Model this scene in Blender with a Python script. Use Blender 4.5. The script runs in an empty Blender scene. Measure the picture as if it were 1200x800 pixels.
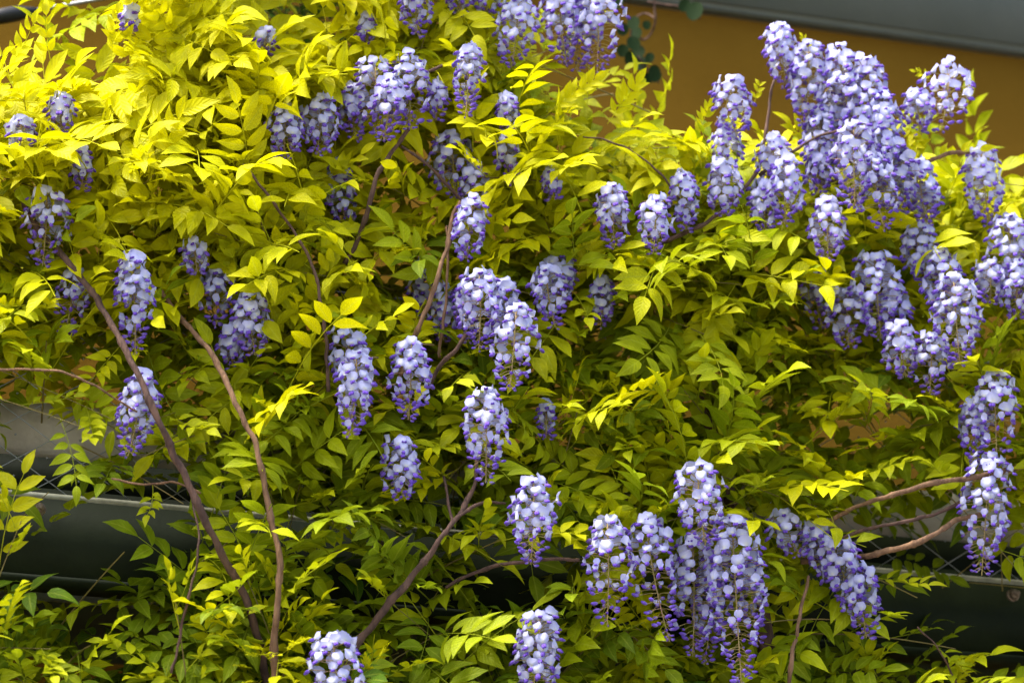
import bpy, math, random
import numpy as np
from mathutils import Vector, Matrix, noise
R = math.radians
sc = bpy.context.scene
col = sc.collection
rng = random.Random(11)

# ------------------------------------------------------------------ camera
PITCH = R(18); LENS = 130.0; CAM = np.array([0.0, 0.0, 1.6]); FPX = 1200 * LENS / 36
cam = bpy.data.objects.new('camera', bpy.data.cameras.new('camera')); col.objects.link(cam)
cam.location = CAM; cam.rotation_euler = (R(90) + PITCH, 0, 0)
cam.data.lens = LENS; cam.data.sensor_width = 36; cam.data.clip_end = 400
cam.data.dof.use_dof = True; cam.data.dof.focus_distance = 6.42; cam.data.dof.aperture_fstop = 3.3
sc.camera = cam
# ------------------------------------------------------------------ sky, sun, exposure
SUN_DIR = Vector((-0.38, -0.20, 0.90)).normalized()
w = bpy.data.worlds.new('World'); sc.world = w; w.use_nodes = True
nt = w.node_tree; nt.nodes.clear()
sky = nt.nodes.new('ShaderNodeTexSky'); sky.sky_type = 'NISHITA'; sky.sun_disc = False
sky.sun_elevation = math.asin(SUN_DIR.z); sky.sun_rotation = math.atan2(SUN_DIR.x, SUN_DIR.y)
sky.air_density = 1.0; sky.dust_density = 4.0; sky.ozone_density = 0.6
bg = nt.nodes.new('ShaderNodeBackground'); bg.inputs[1].default_value = 0.125
wo = nt.nodes.new('ShaderNodeOutputWorld')
nt.links.new(sky.outputs[0], bg.inputs[0]); nt.links.new(bg.outputs[0], wo.inputs[0])
sl = bpy.data.lights.new('sun', 'SUN'); sl.energy = 2.3; sl.angle = R(20); sl.color = (1, 0.97, 0.91)
so = bpy.data.objects.new('sun', sl); col.objects.link(so)
so.rotation_euler = SUN_DIR.to_track_quat('Z', 'Y').to_euler(); so.location = (-4, -2, 9)
vs = sc.view_settings
vs.view_transform = 'Standard'; vs.look = 'None'; vs.gamma = 1; vs.use_curve_mapping = False
vs.exposure = 1.9
sc.cycles.use_adaptive_sampling = True; sc.cycles.adaptive_threshold = 0.02
sc.cycles.max_bounces = 5; sc.cycles.transmission_bounces = 3; sc.cycles.diffuse_bounces = 3; sc.cycles.glossy_bounces = 2

# ------------------------------------------------------------------ helpers
CP, SP = math.cos(PITCH), math.sin(PITCH)
FW = np.array([0, CP, SP]); UPV = np.array([0, -SP, CP]); RT = np.array([1.0, 0, 0])
def at(px, py, d):
    """world point seen at photo position (px, py), d metres along the view axis"""
    return CAM + d * (FW + RT * (px - 600) / FPX - UPV * (py - 400) / FPX)
def proj(p):
    q = np.asarray(p) - CAM
    d = q @ FW
    return 600 + (q @ RT) / d * FPX, 400 - (q @ UPV) / d * FPX, d

def tag(o, label=None, cat=None, group=None, kind=None):
    if label: o['label'] = label
    if cat: o['category'] = cat
    if group: o['group'] = group
    if kind: o['kind'] = kind
    return o
def empty(name, loc):
    o = bpy.data.objects.new(name, None); col.objects.link(o); o.location = loc
    o.empty_display_size = 0.1
    return o
def np_mesh(name, V, T, mats, par=None, tint=None, mi=None, smooth=True):
    V = np.asarray(V, np.float32); T = np.asarray(T, np.int32)
    me = bpy.data.meshes.new(name)
    me.vertices.add(len(V)); me.vertices.foreach_set('co', V.ravel())
    me.loops.add(T.size); me.loops.foreach_set('vertex_index', T.ravel())
    me.polygons.add(len(T)); me.polygons.foreach_set('loop_start', np.arange(0, T.size, 3, dtype=np.int32))
    if mi is not None: me.polygons.foreach_set('material_index', np.asarray(mi, np.int32))
    if smooth: me.polygons.foreach_set('use_smooth', np.ones(len(T), bool))
    if par is not None:
        a = me.attributes.new('par', 'FLOAT_VECTOR', 'POINT'); a.data.foreach_set('vector', np.asarray(par, np.float32).ravel())
    if tint is not None:
        a = me.attributes.new('tint', 'FLOAT_COLOR', 'POINT'); a.data.foreach_set('color', np.asarray(tint, np.float32).ravel())
    for m in mats: me.materials.append(m)
    me.update(calc_edges=True); me.validate()
    return me
def obj(name, me, parent=None, mat=None):
    o = bpy.data.objects.new(name, me); col.objects.link(o)
    if parent is not None: o.parent = parent
    if mat is not None: o.matrix_basis = Matrix(mat.tolist()) if isinstance(mat, np.ndarray) else mat
    return o

class TB:
    """collects triangles"""
    def __init__(s): s.V = []; s.T = []; s.n = 0
    def add(s, V, T):
        s.V.append(np.asarray(V, float)); s.T.append(np.asarray(T, int) + s.n); s.n += len(V)
    def tube(s, pts, rad, k=6, cap=True):
        pts = np.asarray(pts, float); n = len(pts)
        if np.isscalar(rad): rad = [rad] * n
        tan = np.gradient(pts, axis=0); tan /= np.linalg.norm(tan, axis=1)[:, None] + 1e-9
        ref = np.array([0.31, 0.2, 0.93]); V = []
        for i in range(n):
            u = np.cross(tan[i], ref); u /= np.linalg.norm(u) + 1e-9
            v = np.cross(tan[i], u)
            for j in range(k):
                a = 2 * math.pi * j / k
                V.append(pts[i] + rad[i] * (math.cos(a) * u + math.sin(a) * v))
        T = []
        for i in range(n - 1):
            for j in range(k):
                a, b = i * k + j, i * k + (j + 1) % k
                T += [(a, b, b + k), (a, b + k, a + k)]
        if cap:
            for j in range(1, k - 1):
                T.append((0, j + 1, j)); T.append(((n - 1) * k, (n - 1) * k + j, (n - 1) * k + j + 1))
        s.add(V, T)
    def box(s, o, ax, ay, az, bev=0.0):
        """box from corner o spanned by vectors"""
        o, ax, ay, az = [np.asarray(q, float) for q in (o, ax, ay, az)]
        V = [o + ax * i + ay * j + az * k for k in (0, 1) for j in (0, 1) for i in (0, 1)]
        Q = [(0, 2, 3, 1), (4, 5, 7, 6), (0, 1, 5, 4), (2, 6, 7, 3), (0, 4, 6, 2), (1, 3, 7, 5)]
        if np.dot(np.cross(ax, ay), az) < 0: Q = [q[::-1] for q in Q]
        T = []
        for a, b, c, d in Q: T += [(a, b, c), (a, c, d)]
        s.add(V, T)
    def mesh(s, name, mats, smooth=True, off=None, par=None):
        V = np.concatenate(s.V)
        if off is not None: V = V - np.asarray(off)
        return np_mesh(name, V, np.concatenate(s.T), mats, par=par, smooth=smooth)

def smooth_poly(pts, n=6):
    """Catmull-Rom resample"""
    P = [np.asarray(p, float) for p in pts]
    P = [2 * P[0] - P[1]] + P + [2 * P[-1] - P[-2]]
    out = []
    for i in range(1, len(P) - 2):
        for k in range(n):
            t = k / n
            a, b, c, d = P[i - 1], P[i], P[i + 1], P[i + 2]
            out.append(0.5 * (2 * b + (c - a) * t + (2 * a - 5 * b + 4 * c - d) * t * t + (3 * b - a - 3 * c + d) * t ** 3))
    out.append(P[-2])
    return np.array(out)
def unit(v): v = np.asarray(v, float); return v / (np.linalg.norm(v) + 1e-9)
def frame(x, zhint, loc=(0, 0, 0), s=1.0):
    x = unit(x); z = np.asarray(zhint, float); z = unit(z - x * (z @ x)); y = np.cross(z, x)
    M = np.eye(4); M[:3, 0] = x * s; M[:3, 1] = y * s; M[:3, 2] = z * s; M[:3, 3] = loc
    return M
def inter(x, xs, ys): return float(np.interp(x, xs, ys))

# ------------------------------------------------------------------ materials
def mat_base(name):
    m = bpy.data.materials.new(name); m.use_nodes = True
    n = m.node_tree.nodes; b = n['Principled BSDF']; return m, n, m.node_tree.links, b
def mat_plain(name, c1, c2, scale=8, rough=0.7, bump=0.2, bscale=60, metal=0.0, spec=0.4, detail=6, coord='Object', stretch=(1, 1, 1)):
    m, n, l, b = mat_base(name)
    tc = n.new('ShaderNodeTexCoord'); mp = n.new('ShaderNodeMapping'); mp.inputs['Scale'].default_value = stretch
    l.new(tc.outputs[coord], mp.inputs[0])
    nz = n.new('ShaderNodeTexNoise'); nz.inputs['Scale'].default_value = scale; nz.inputs['Detail'].default_value = detail
    nz.inputs['Roughness'].default_value = 0.65; l.new(mp.outputs[0], nz.inputs[0])
    rp = n.new('ShaderNodeValToRGB'); rp.color_ramp.elements[0].color = (*c1, 1); rp.color_ramp.elements[1].color = (*c2, 1)
    rp.color_ramp.elements[0].position = 0.32; rp.color_ramp.elements[1].position = 0.68
    l.new(nz.outputs[0], rp.inputs[0]); l.new(rp.outputs[0], b.inputs['Base Color'])
    b.inputs['Roughness'].default_value = rough; b.inputs['Metallic'].default_value = metal
    b.inputs['Specular IOR Level'].default_value = spec
    if bump:
        n2 = n.new('ShaderNodeTexNoise'); n2.inputs['Scale'].default_value = bscale; n2.inputs['Detail'].default_value = 5
        l.new(mp.outputs[0], n2.inputs[0])
        bp = n.new('ShaderNodeBump'); bp.inputs['Strength'].default_value = bump; bp.inputs['Distance'].default_value = 0.004
        l.new(n2.outputs[0], bp.inputs['Height']); l.new(bp.outputs[0], b.inputs['Normal'])
    return m
def mat_leaf(name, source, trans=0.38):
    """leaf blade: colour from the object (own leaves) or from a per-leaf attribute (joined leaves)"""
    m, n, l, b = mat_base(name)
    if source == 'object':
        c = n.new('ShaderNodeObjectInfo').outputs['Color']
    else:
        a = n.new('ShaderNodeAttribute'); a.attribute_name = 'tint'; c = a.outputs['Color']
    pa = n.new('ShaderNodeAttribute'); pa.attribute_name = 'par'
    sx = n.new('ShaderNodeSeparateXYZ'); l.new(pa.outputs['Vector'], sx.inputs[0])
    # pale midrib and side veins from the blade parameters (x along, y across)
    ab = n.new('ShaderNodeMath'); ab.operation = 'ABSOLUTE'; l.new(sx.outputs['Y'], ab.inputs[0])
    mr = n.new('ShaderNodeMapRange'); mr.inputs['From Min'].default_value = 0.0; mr.inputs['From Max'].default_value = 0.16
    mr.inputs['To Min'].default_value = 0.30; mr.inputs['To Max'].default_value = 0.0; l.new(ab.outputs[0], mr.inputs[0])
    vsum = n.new('ShaderNodeMath'); vsum.operation = 'MULTIPLY_ADD'; l.new(ab.outputs[0], vsum.inputs[0]); vsum.inputs[1].default_value = -0.28
    l.new(sx.outputs['X'], vsum.inputs[2])
    vw = n.new('ShaderNodeMath'); vw.operation = 'MULTIPLY'; vw.inputs[1].default_value = 44; l.new(vsum.outputs[0], vw.inputs[0])
    vsin = n.new('ShaderNodeMath'); vsin.operation = 'SINE'; l.new(vw.outputs[0], vsin.inputs[0])
    tc = n.new('ShaderNodeTexCoord')
    nz = n.new('ShaderNodeTexNoise'); nz.inputs['Scale'].default_value = 38; nz.inputs['Detail'].default_value = 1; l.new(tc.outputs['Object'], nz.inputs[0])
    hv = n.new('ShaderNodeHueSaturation'); l.new(c, hv.inputs['Color'])
    vm = n.new('ShaderNodeMapRange'); vm.inputs['From Min'].default_value = 0.3; vm.inputs['From Max'].default_value = 0.7
    vm.inputs['To Min'].default_value = 0.8; vm.inputs['To Max'].default_value = 1.18; l.new(nz.outputs[0], vm.inputs[0])
    l.new(vm.outputs[0], hv.inputs['Value'])
    mx = n.new('ShaderNodeMix'); mx.data_type = 'RGBA'; l.new(mr.outputs[0], mx.inputs['Factor'])
    l.new(hv.outputs[0], mx.inputs['A']); mx.inputs['B'].default_value = (0.55, 0.58, 0.06, 1)
    l.new(mx.outputs['Result'], b.inputs['Base Color'])
    b.inputs['Roughness'].default_value = 0.5; b.inputs['Specular IOR Level'].default_value = 0.13
    bp = n.new('ShaderNodeBump'); bp.inputs['Strength'].default_value = 0.25; bp.inputs['Distance'].default_value = 0.0015
    l.new(vsin.outputs[0], bp.inputs['Height']); l.new(bp.outputs[0], b.inputs['Normal'])
    tr = n.new('ShaderNodeBsdfTranslucent'); l.new(mx.outputs['Result'], tr.inputs['Color'])
    ms = n.new('ShaderNodeMixShader'); ms.inputs[0].default_value = trans
    l.new(b.outputs[0], ms.inputs[1]); l.new(tr.outputs[0], ms.inputs[2]); l.new(ms.outputs[0], n['Material Output'].inputs[0])
    return m
def mat_petal(name, inner, outer, edge, trans=0.3):
    """par.x runs from the throat (0) to the petal's rim (1)"""
    m, n, l, b = mat_base(name)
    pa = n.new('ShaderNodeAttribute'); pa.attribute_name = 'par'
    sx = n.new('ShaderNodeSeparateXYZ'); l.new(pa.outputs['Vector'], sx.inputs[0])
    rp = n.new('ShaderNodeValToRGB'); e = rp.color_ramp.elements
    e[0].color = (*inner, 1); e[0].position = 0.1; e[1].color = (*edge, 1); e[1].position = 1.0
    k = e.new(0.45); k.color = (*outer, 1)
    l.new(sx.outputs['X'], rp.inputs[0])
    tc = n.new('ShaderNodeTexCoord')
    nz = n.new('ShaderNodeTexNoise'); nz.inputs['Scale'].default_value = 45; l.new(tc.outputs['Object'], nz.inputs[0])
    oi = n.new('ShaderNodeObjectInfo')
    ad = n.new('ShaderNodeMath'); ad.operation = 'MULTIPLY_ADD'; ad.inputs[1].default_value = 0.25; l.new(oi.outputs['Random'], ad.inputs[0])
    vm = n.new('ShaderNodeMapRange'); vm.inputs['To Min'].default_value = 0.68; vm.inputs['To Max'].default_value = 1.1; l.new(nz.outputs[0], vm.inputs[0])
    l.new(vm.outputs[0], ad.inputs[2])
    hv = n.new('ShaderNodeHueSaturation'); l.new(rp.outputs[0], hv.inputs['Color']); l.new(ad.outputs[0], hv.inputs['Value'])
    l.new(hv.outputs[0], b.inputs['Base Color']); b.inputs['Roughness'].default_value = 0.6; b.inputs['Specular IOR Level'].default_value = 0.15
    tr = n.new('ShaderNodeBsdfTranslucent'); l.new(hv.outputs[0], tr.inputs['Color'])
    ms = n.new('ShaderNodeMixShader'); ms.inputs[0].default_value = trans
    l.new(b.outputs[0], ms.inputs[1]); l.new(tr.outputs[0], ms.inputs[2]); l.new(ms.outputs[0], n['Material Output'].inputs[0])
    return m

M_wall = mat_plain('ochre_render', (0.088, 0.046, 0.0035), (0.106, 0.057, 0.005), scale=2.2, rough=0.95, bump=0.35, bscale=90, spec=0.04)
M_beam = mat_plain('dark_green_paint', (0.008, 0.012, 0.004), (0.014, 0.020, 0.007), scale=9, rough=0.6, bump=0.12, bscale=120, spec=0.12)
M_grey = mat_plain('grey_paint', (0.075, 0.088, 0.072), (0.09, 0.103, 0.085), scale=6, rough=0.6, bump=0.1)
M_edge = mat_plain('skylit_edge', (0.16, 0.16, 0.11), (0.36, 0.35, 0.25), scale=30, rough=0.55, bump=0.1)  # paler than the beam: sky light caught by the edge, put into colour
M_stone = mat_plain('weathered_stone', (0.52, 0.46, 0.37), (0.70, 0.63, 0.52), scale=14, rough=0.9, bump=0.5, bscale=70)
M_steel = mat_plain('galvanised_steel', (0.30, 0.31, 0.30), (0.42, 0.43, 0.42), scale=25, rough=0.4, bump=0.05, metal=0.7)
M_rust = mat_plain('rusty_bolt', (0.16, 0.10, 0.06), (0.34, 0.28, 0.22), scale=80, rough=0.6, bump=0.3, metal=0.3)
M_black = mat_plain('black_plastic', (0.012, 0.012, 0.013), (0.02, 0.02, 0.02), rough=0.5, bump=0)
M_ground = mat_plain('paving', (0.13, 0.12, 0.11), (0.22, 0.205, 0.19), scale=5, rough=0.9, bump=0.4)
M_bark = mat_plain('brown_bark', (0.085, 0.040, 0.020), (0.27, 0.150, 0.075), scale=70, rough=0.85, bump=1.0, bscale=160, stretch=(1, 1, 0.25))
M_darkbark = mat_plain('dark_bark', (0.040, 0.020, 0.015), (0.14, 0.075, 0.050), scale=70, rough=0.85, bump=1.0, bscale=160, stretch=(1, 1, 0.25))
M_twig = mat_plain('green_brown_twig', (0.16, 0.11, 0.035), (0.26, 0.21, 0.05), scale=30, rough=0.6, bump=0.2)
M_stalk = mat_plain('flower_stalk', (0.30, 0.27, 0.05), (0.30, 0.17, 0.10), scale=30, rough=0.6, bump=0)
M_leaf = mat_leaf('wisteria_leaf', 'object')
M_leafs = mat_leaf('wisteria_foliage', 'attr')
M_banner = mat_petal('pale_lilac_petal', (0.76, 0.76, 0.66), (0.60, 0.62, 0.82), (0.46, 0.46, 0.76))
M_wing = mat_petal('violet_petal', (0.36, 0.28, 0.66), (0.20, 0.11, 0.54), (0.12, 0.055, 0.40), 0.2)

# ------------------------------------------------------------------ building frame
YAW = R(19)
E_ = np.array([math.cos(YAW), math.sin(YAW), 0]); N_ = np.array([math.sin(YAW), -math.cos(YAW), 0]); Z_ = np.array([0, 0, 1.0])
BEAM = at(600, 627, 6.66)            # a point on the front top edge of the lower beam
def bw(e, n, z): return BEAM + E_ * e + N_ * n + Z_ * z   # building coordinates: along, outward, up
def bbox(tb, e0, e1, n0, n1, z0, z1): tb.box(bw(e0, n0, z0), E_ * (e1 - e0), N_ * (n1 - n0), Z_ * (z1 - z0))
ztop = BEAM[2]

# ground
tb = TB(); tb.add([(-60, -60, 0), (60, -60, 0), (60, 60, 0), (-60, 60, 0)], [(0, 1, 2), (0, 2, 3)])
tag(obj('ground', tb.mesh('ground', [M_ground], False)), kind='structure')
# house wall
WALLN = -0.98
root = empty('house_wall', bw(0, WALLN - 0.15, -ztop))
tag(root, 'smooth ochre brown rendered house wall behind the wisteria', 'wall')
tb = TB(); bbox(tb, -7, 7, WALLN - 0.3, WALLN, -ztop, 3.2)
obj('render_coat', tb.mesh('render_coat', [M_wall], False, root.location), root)
# upper grey beam along the wall
lo, hi = 6.5, 9.5
for _ in range(50):
    mid = (lo + hi) / 2
    if (at(1030, 29, mid) - BEAM) @ N_ > WALLN + 0.05: lo = mid
    else: hi = mid
a = at(1030, 29, lo); q = a - BEAM
ub_n, ub_z = q @ N_, q @ Z_
root = empty('wall_beam', bw(0, ub_n, ub_z)); tag(root, 'grey steel beam running along the top of the ochre wall', 'beam')
tb = TB(); bbox(tb, -6, 6, ub_n - 0.012, ub_n, ub_z, ub_z + 0.32)
obj('web', tb.mesh('web', [M_grey], False, root.location), root)
for z0 in (ub_z - 0.012, ub_z + 0.3205):
    tb = TB(); bbox(tb, -6, 6, WALLN + 0.001, ub_n - 0.0125, z0, z0 + 0.0115)
    obj('flange', tb.mesh('flange', [M_grey], False, root.location), root)
# terrace: edge beam, slab, kerb, posts
root = empty('terrace_frame', bw(0, 0, -ztop)); tag(root, 'dark green steel edge beam of terrace with pale kerb stones above it', 'terrace')
H = 0.145
beam = TB(); bbox(beam, -3.2, 3.2, -0.012, 0, -H, -0.009)
bo = obj('edge_beam', beam.mesh('edge_beam', [M_beam], False, root.location), root)
tb = TB(); bbox(tb, -3.2, 3.2, -0.085, 0.0045, -0.0085, 0)
obj('top_flange', tb.mesh('top_flange', [M_edge], False, root.location), root)
tb = TB(); bbox(tb, -3.2, 3.2, -0.085, 0.003, -H - 0.009, -H - 0.0005)
obj('bottom_flange', tb.mesh('bottom_flange', [M_beam], False, root.location), root)
def bolt_mesh():
    t = TB()
    t.tube([bw(0, 0, 0) - BEAM, bw(0, 0.006, 0) - BEAM], 0.0125, 12)
    t.tube([bw(0, 0.0055, 0) - BEAM, bw(0, 0.015, 0) - BEAM, bw(0, 0.018, 0) - BEAM], [0.0095, 0.0095, 0.006], 6)
    t.tube([bw(0, 0.017, 0) - BEAM, bw(0, 0.026, 0) - BEAM], 0.0045, 8)
    return t.mesh('bolt', [M_rust])
bm_ = bolt_mesh()
q0 = at(45, 590, 6.5)
e_b = None
for k in range(9):
    # the bolt seen near the left end, then one every 0.62 m
    if e_b is None:
        lo, hi = -2.0, 0.5
        for _ in range(40):
            mid = (lo + hi) / 2
            if proj(bw(mid, 0, -0.03))[0] < 45: lo = mid
            else: hi = mid
        e_b = lo
    e = e_b + 0.62 * (k - 2)
    o = obj('bolt', bm_, bo); o.location = Vector(bw(e, 0, -0.03) - np.array(root.location))
tb = TB(); bbox(tb, -3.2, 3.2, WALLN + 0.001, -0.09, -0.06, 0.035)
obj('slab', tb.mesh('slab', [M_beam], False, root.location), root)
for i in range(9):
    e0 = -3.15 + i * 0.7
    tb = TB(); bbox(tb, e0, e0 + 0.694, -0.30, -0.13 + 0.004 * math.sin(i * 5), 0.115, 0.200 + 0.003 * math.sin(i * 7))
    obj('kerb_stone', tb.mesh('kerb_stone', [M_stone], False, root.location), root)
tb = TB(); bbox(tb, -3.15, 3.15, -0.32, -0.17, 0.0355, 0.1145)  # added dark fill standing in for the shade under the kerb stones
obj('kerb_shade_fill', tb.mesh('kerb_shade_fill', [M_beam], False, root.location), root)
for e in (-2.6, 2.6):
    tb = TB(); bbox(tb, e - 0.05, e + 0.05, -0.088, -0.0125, -ztop, -H - 0.0095)
    obj('post', tb.mesh('post', [M_beam], False, root.location), root)
# pipe below the beam
pz = (at(100, 712, 6.62) - BEAM) @ Z_
pr = empty('drain_pipe', bw(-2.9, -0.16, -ztop)); tag(pr, 'grey metal drain pipe running below the dark green beam', 'pipe')
tb = TB(); tb.tube([bw(-2.9, -0.13, pz), bw(-0.5, -0.13, pz)], 0.023, 16)
obj('tube', tb.mesh('tube', [M_steel], True, pr.location), pr)
tb = TB(); tb.tube([bw(-2.9, -0.13, pz), bw(-2.9, -0.13, -ztop)], 0.022, 16)
obj('downpipe', tb.mesh('downpipe', [M_steel], True, pr.location), pr)
for e in (-0.505, -1.6, -2.89):
    tb = TB(); tb.tube([bw(e - 0.02, -0.13, pz), bw(e + 0.02, -0.13, pz)], 0.027, 16)
    obj('collar', tb.mesh('collar', [M_steel], True, pr.location), pr)
# wire net above the beam
nr = empty('wire_net', bw(0, -0.04, 0)); tag(nr, 'thin steel diamond wire net standing on the green beam', 'net')
HN, DW, DH = 0.44, 0.115, 0.075
for sgn in (1, -1):
    x = -2.4 - HN * DW / DH
    while x < 2.4:
        e0, e1 = x, x + HN * DW / DH
        z0, z1 = (0.001, HN) if sgn > 0 else (HN, 0.001)
        if e1 > -2.4:
            tb = TB(); tb.tube([bw(e0, -0.04 + 0.0012 * sgn, z0), bw(e1, -0.04 + 0.0012 * sgn, z1)], 0.0011, 4, False)
            obj('wire', tb.mesh('wire', [M_steel], True, nr.location), nr)
        x += DW
tb = TB(); tb.tube([bw(-2.5, -0.04, HN), bw(2.5, -0.04, HN)], 0.003, 6)
obj('top_cable', tb.mesh('top_cable', [M_steel], True, nr.location), nr)
for e in (-2.45, -1.25, 1.25, 2.45):
    tb = TB(); tb.tube([bw(e, -0.04, 0.001), bw(e, -0.04, HN)], 0.008, 8)
    obj('stanchion', tb.mesh('stanchion', [M_beam], True, nr.location), nr)
tb = TB()
oct_V = np.array([(1, 0, 0), (-1, 0, 0), (0, 1, 0), (0, -1, 0), (0, 0, 1), (0, 0, -1)], float)
oct_T = np.array([(0, 2, 4), (2, 1, 4), (1, 3, 4), (3, 0, 4), (2, 0, 5), (1, 2, 5), (3, 1, 5), (0, 3, 5)])
for j in range(0, 12):
    for i in range(-42, 42):
        e = i * DW / 2 - 0.04; z = 0.001 + j * DH / 2
        if (i + j) % 2 == 0 and z < HN: tb.add(oct_V * 0.0028 + bw(e, -0.04, z), oct_T)
tag(obj('ferrule', tb.mesh('ferrule', [M_steel], True, nr.location), nr), kind='stuff')
# tie rod with black fitting, top left corner
ra, rb_ = at(-150, 46, 7.15), at(215, -18, 7.55)
rr = empty('tie_rod', at(-150, 46, 7.15)); tag(rr, 'grey metal tie rod with black end fitting before the ochre wall', 'rod')
lerp = lambda a, b, t: np.asarray(a) * (1 - t) + np.asarray(b) * t
wallpt = rb_ + (rb_ - ra) * 0.62
tb = TB(); tb.tube([lerp(ra, rb_, 0.48), wallpt], 0.0042, 10); obj('rod', tb.mesh('rod', [M_steel], True, rr.location), rr)
tb = TB(); ts = np.linspace(0.35, 0.515, 9); prf = [0.006, 0.012, 0.0155, 0.0165, 0.0165, 0.016, 0.013, 0.009, 0.006]
tb.tube([lerp(ra, rb_, t) for t in ts], prf, 12); obj('end_fitting', tb.mesh('end_fitting', [M_black], True, rr.location), rr)
tb = TB(); tb.tube([lerp(ra, rb_, -2.6), lerp(ra, rb_, 0.36)], 0.0045, 10); obj('rod', tb.mesh('rod', [M_black], True, rr.location), rr)

# ------------------------------------------------------------------ leaf templates
PROF_T = [0, 0.10, 0.26, 0.44, 0.62, 0.80, 0.92, 1.0]
PROF_W = [0, 0.58, 0.93, 1.0, 0.82, 0.45, 0.17, 0]
def leaflet_template(seed, fold, curl, wave, wid):
    r = random.Random(seed); V = []; P = []; T = []
    ph = r.uniform(0, 6); side = r.uniform(-0.06, 0.06)
    n = len(PROF_T)
    for i, (t, wv) in enumerate(zip(PROF_T, PROF_W)):
        hw = wv * wid / 2
        zc = 0.10 * math.sin(t * math.pi * 0.7) - curl * t * t
        yc = side * t * t
        if i in (0, n - 1):
            V.append((t, yc, zc)); P.append((t, 0, 0))
        else:
            for s in (-1, 0, 1):
                z = zc + abs(s) * hw * fold + (s * wave * math.sin(5 * t + ph) * hw if s else 0)
                V.append((t, yc + s * hw, z)); P.append((t, s, 0))
    idx = [[0]] + [[1 + 3 * k, 2 + 3 * k, 3 + 3 * k] for k in range(n - 2)] + [[len(V) - 1]]
    a = idx[1]; T += [(0, a[1], a[0]), (0, a[2], a[1])]
    for k in range(1, n - 2):
        a, b = idx[k], idx[k + 1]
        for j in (0, 1): T += [(a[j], a[j + 1], b[j + 1]), (a[j], b[j + 1], b[j])]
    a, e = idx[n - 2], idx[n - 1][0]; T += [(a[0], a[1], e), (a[1], a[2], e)]
    return np.array(V), np.array(T), np.array(P, float)
LEAFLETS = [leaflet_template(1, 0.35, 0.12, 0.15, 0.40), leaflet_template(2, 0.22, 0.25, 0.25, 0.44), leaflet_template(3, 0.50, 0.05, 0.12, 0.37),
            leaflet_template(4, 0.15, 0.32, 0.30, 0.42), leaflet_template(5, 0.30, -0.06, 0.2, 0.46)]
LEAFLET_ME = [np_mesh('leaflet', *LEAFLETS[i][:2], [M_leaf], par=LEAFLETS[i][2]) for i in range(len(LEAFLETS))]

def compound(seed, young):
    """a pinnate leaf: rachis points and leaflet placements, in metres, rachis along +X"""
    r = random.Random(seed)
    pairs = r.choice([3, 4, 4, 5]) if young else r.choice([4, 5, 5, 6])
    L = (r.uniform(0.10, 0.14) if young else r.uniform(0.155, 0.225))
    bend = r.uniform(-0.35, 0.1) if young else r.uniform(0.15, 0.75)
    sway = r.uniform(-0.3, 0.3)
    pts = []; p = np.zeros(3); n = 10; ang = 0; yw = 0
    for i in range(n + 1):
        pts.append(p.copy())
        d = np.array([math.cos(ang) * math.cos(yw), math.cos(ang) * math.sin(yw), math.sin(ang)])
        p = p + d * L / n; ang -= bend / n * (0.5 + i / n); yw += sway / n
    pts = np.array(pts)
    def pt(t):
        x = t * n; i = min(int(x), n - 1); f = x - i
        return pts[i] * (1 - f) + pts[i + 1] * f, unit(pts[i + 1] - pts[i])
    lf = []
    ll = (0.036 if young else 0.050) * r.uniform(0.9, 1.12)
    vang = r.uniform(32, 50) if young else r.uniform(56, 72)
    for k in range(pairs):
        t = 0.26 + (0.96 - 0.26) * k / (pairs - 0.35)
        c, tg = pt(min(t, 0.97))
        up = np.array([0, 0, 1.0]); sd = unit(np.cross(up, tg)); nu = np.cross(tg, sd)
        for s in (-1, 1):
            a = R(vang + r.uniform(-9, 9)) * (1 - 0.12 * k / pairs)
            d = tg * math.cos(a) + sd * s * math.sin(a) + nu * (r.uniform(0.05, 0.35) if young else r.uniform(-0.35, 0.12))
            roll = r.uniform(-0.35, 0.35)
            z = nu + sd * (roll + s * (-0.15)) + tg * r.uniform(-0.15, 0.15)
            sz = ll * (0.84 + 0.3 * math.sin(math.pi * (0.25 + 0.6 * k / pairs))) * r.uniform(0.88, 1.1)
            if r.random() < 0.04: continue
            lf.append((r.randrange(5), frame(d, z, c + d * 0.0025, sz)))
    c, tg = pt(0.999)
    lf.append((r.randrange(5), frame(tg + np.array([0, 0, -0.1]), np.array([r.uniform(-.2, .2), r.uniform(-.3, .3), 1.0]), c, ll * (1.15 if young else 1.1))))
    t = TB(); t.tube(pts[::2], np.linspace(0.0011, 0.0007, len(pts[::2])), 4, False)
    RV, RT_ = np.concatenate(t.V), np.concatenate(t.T)
    V = [RV]; T = [RT_]; P = [np.tile([0.5, 0.02, 0], (len(RV), 1))]; n0 = len(RV)
    for li, Mx in lf:
        v, tt, pp = LEAFLETS[li]
        V.append(v @ Mx[:3, :3].T + Mx[:3, 3]); T.append(tt + n0); P.append(pp); n0 += len(v)
    V, T, P = np.concatenate(V), np.concatenate(T), np.concatenate(P)
    cen = np.array([Mx[:3, 3] + Mx[:3, 0] * 0.5 for _, Mx in lf])
    return dict(V=V, T=T, P=P, lf=lf, cen=cen, me=np_mesh('leaf', V, T, [M_leaf], par=P),
                stalk=np_mesh('leaf_stalk', RV, RT_, [M_leaf], par=np.tile([0.5, 0.02, 0], (len(RV), 1))))
OLD = [compound(100 + i, False) for i in range(14)]
YOUNG = [compound(300 + i, True) for i in range(8)]
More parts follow.
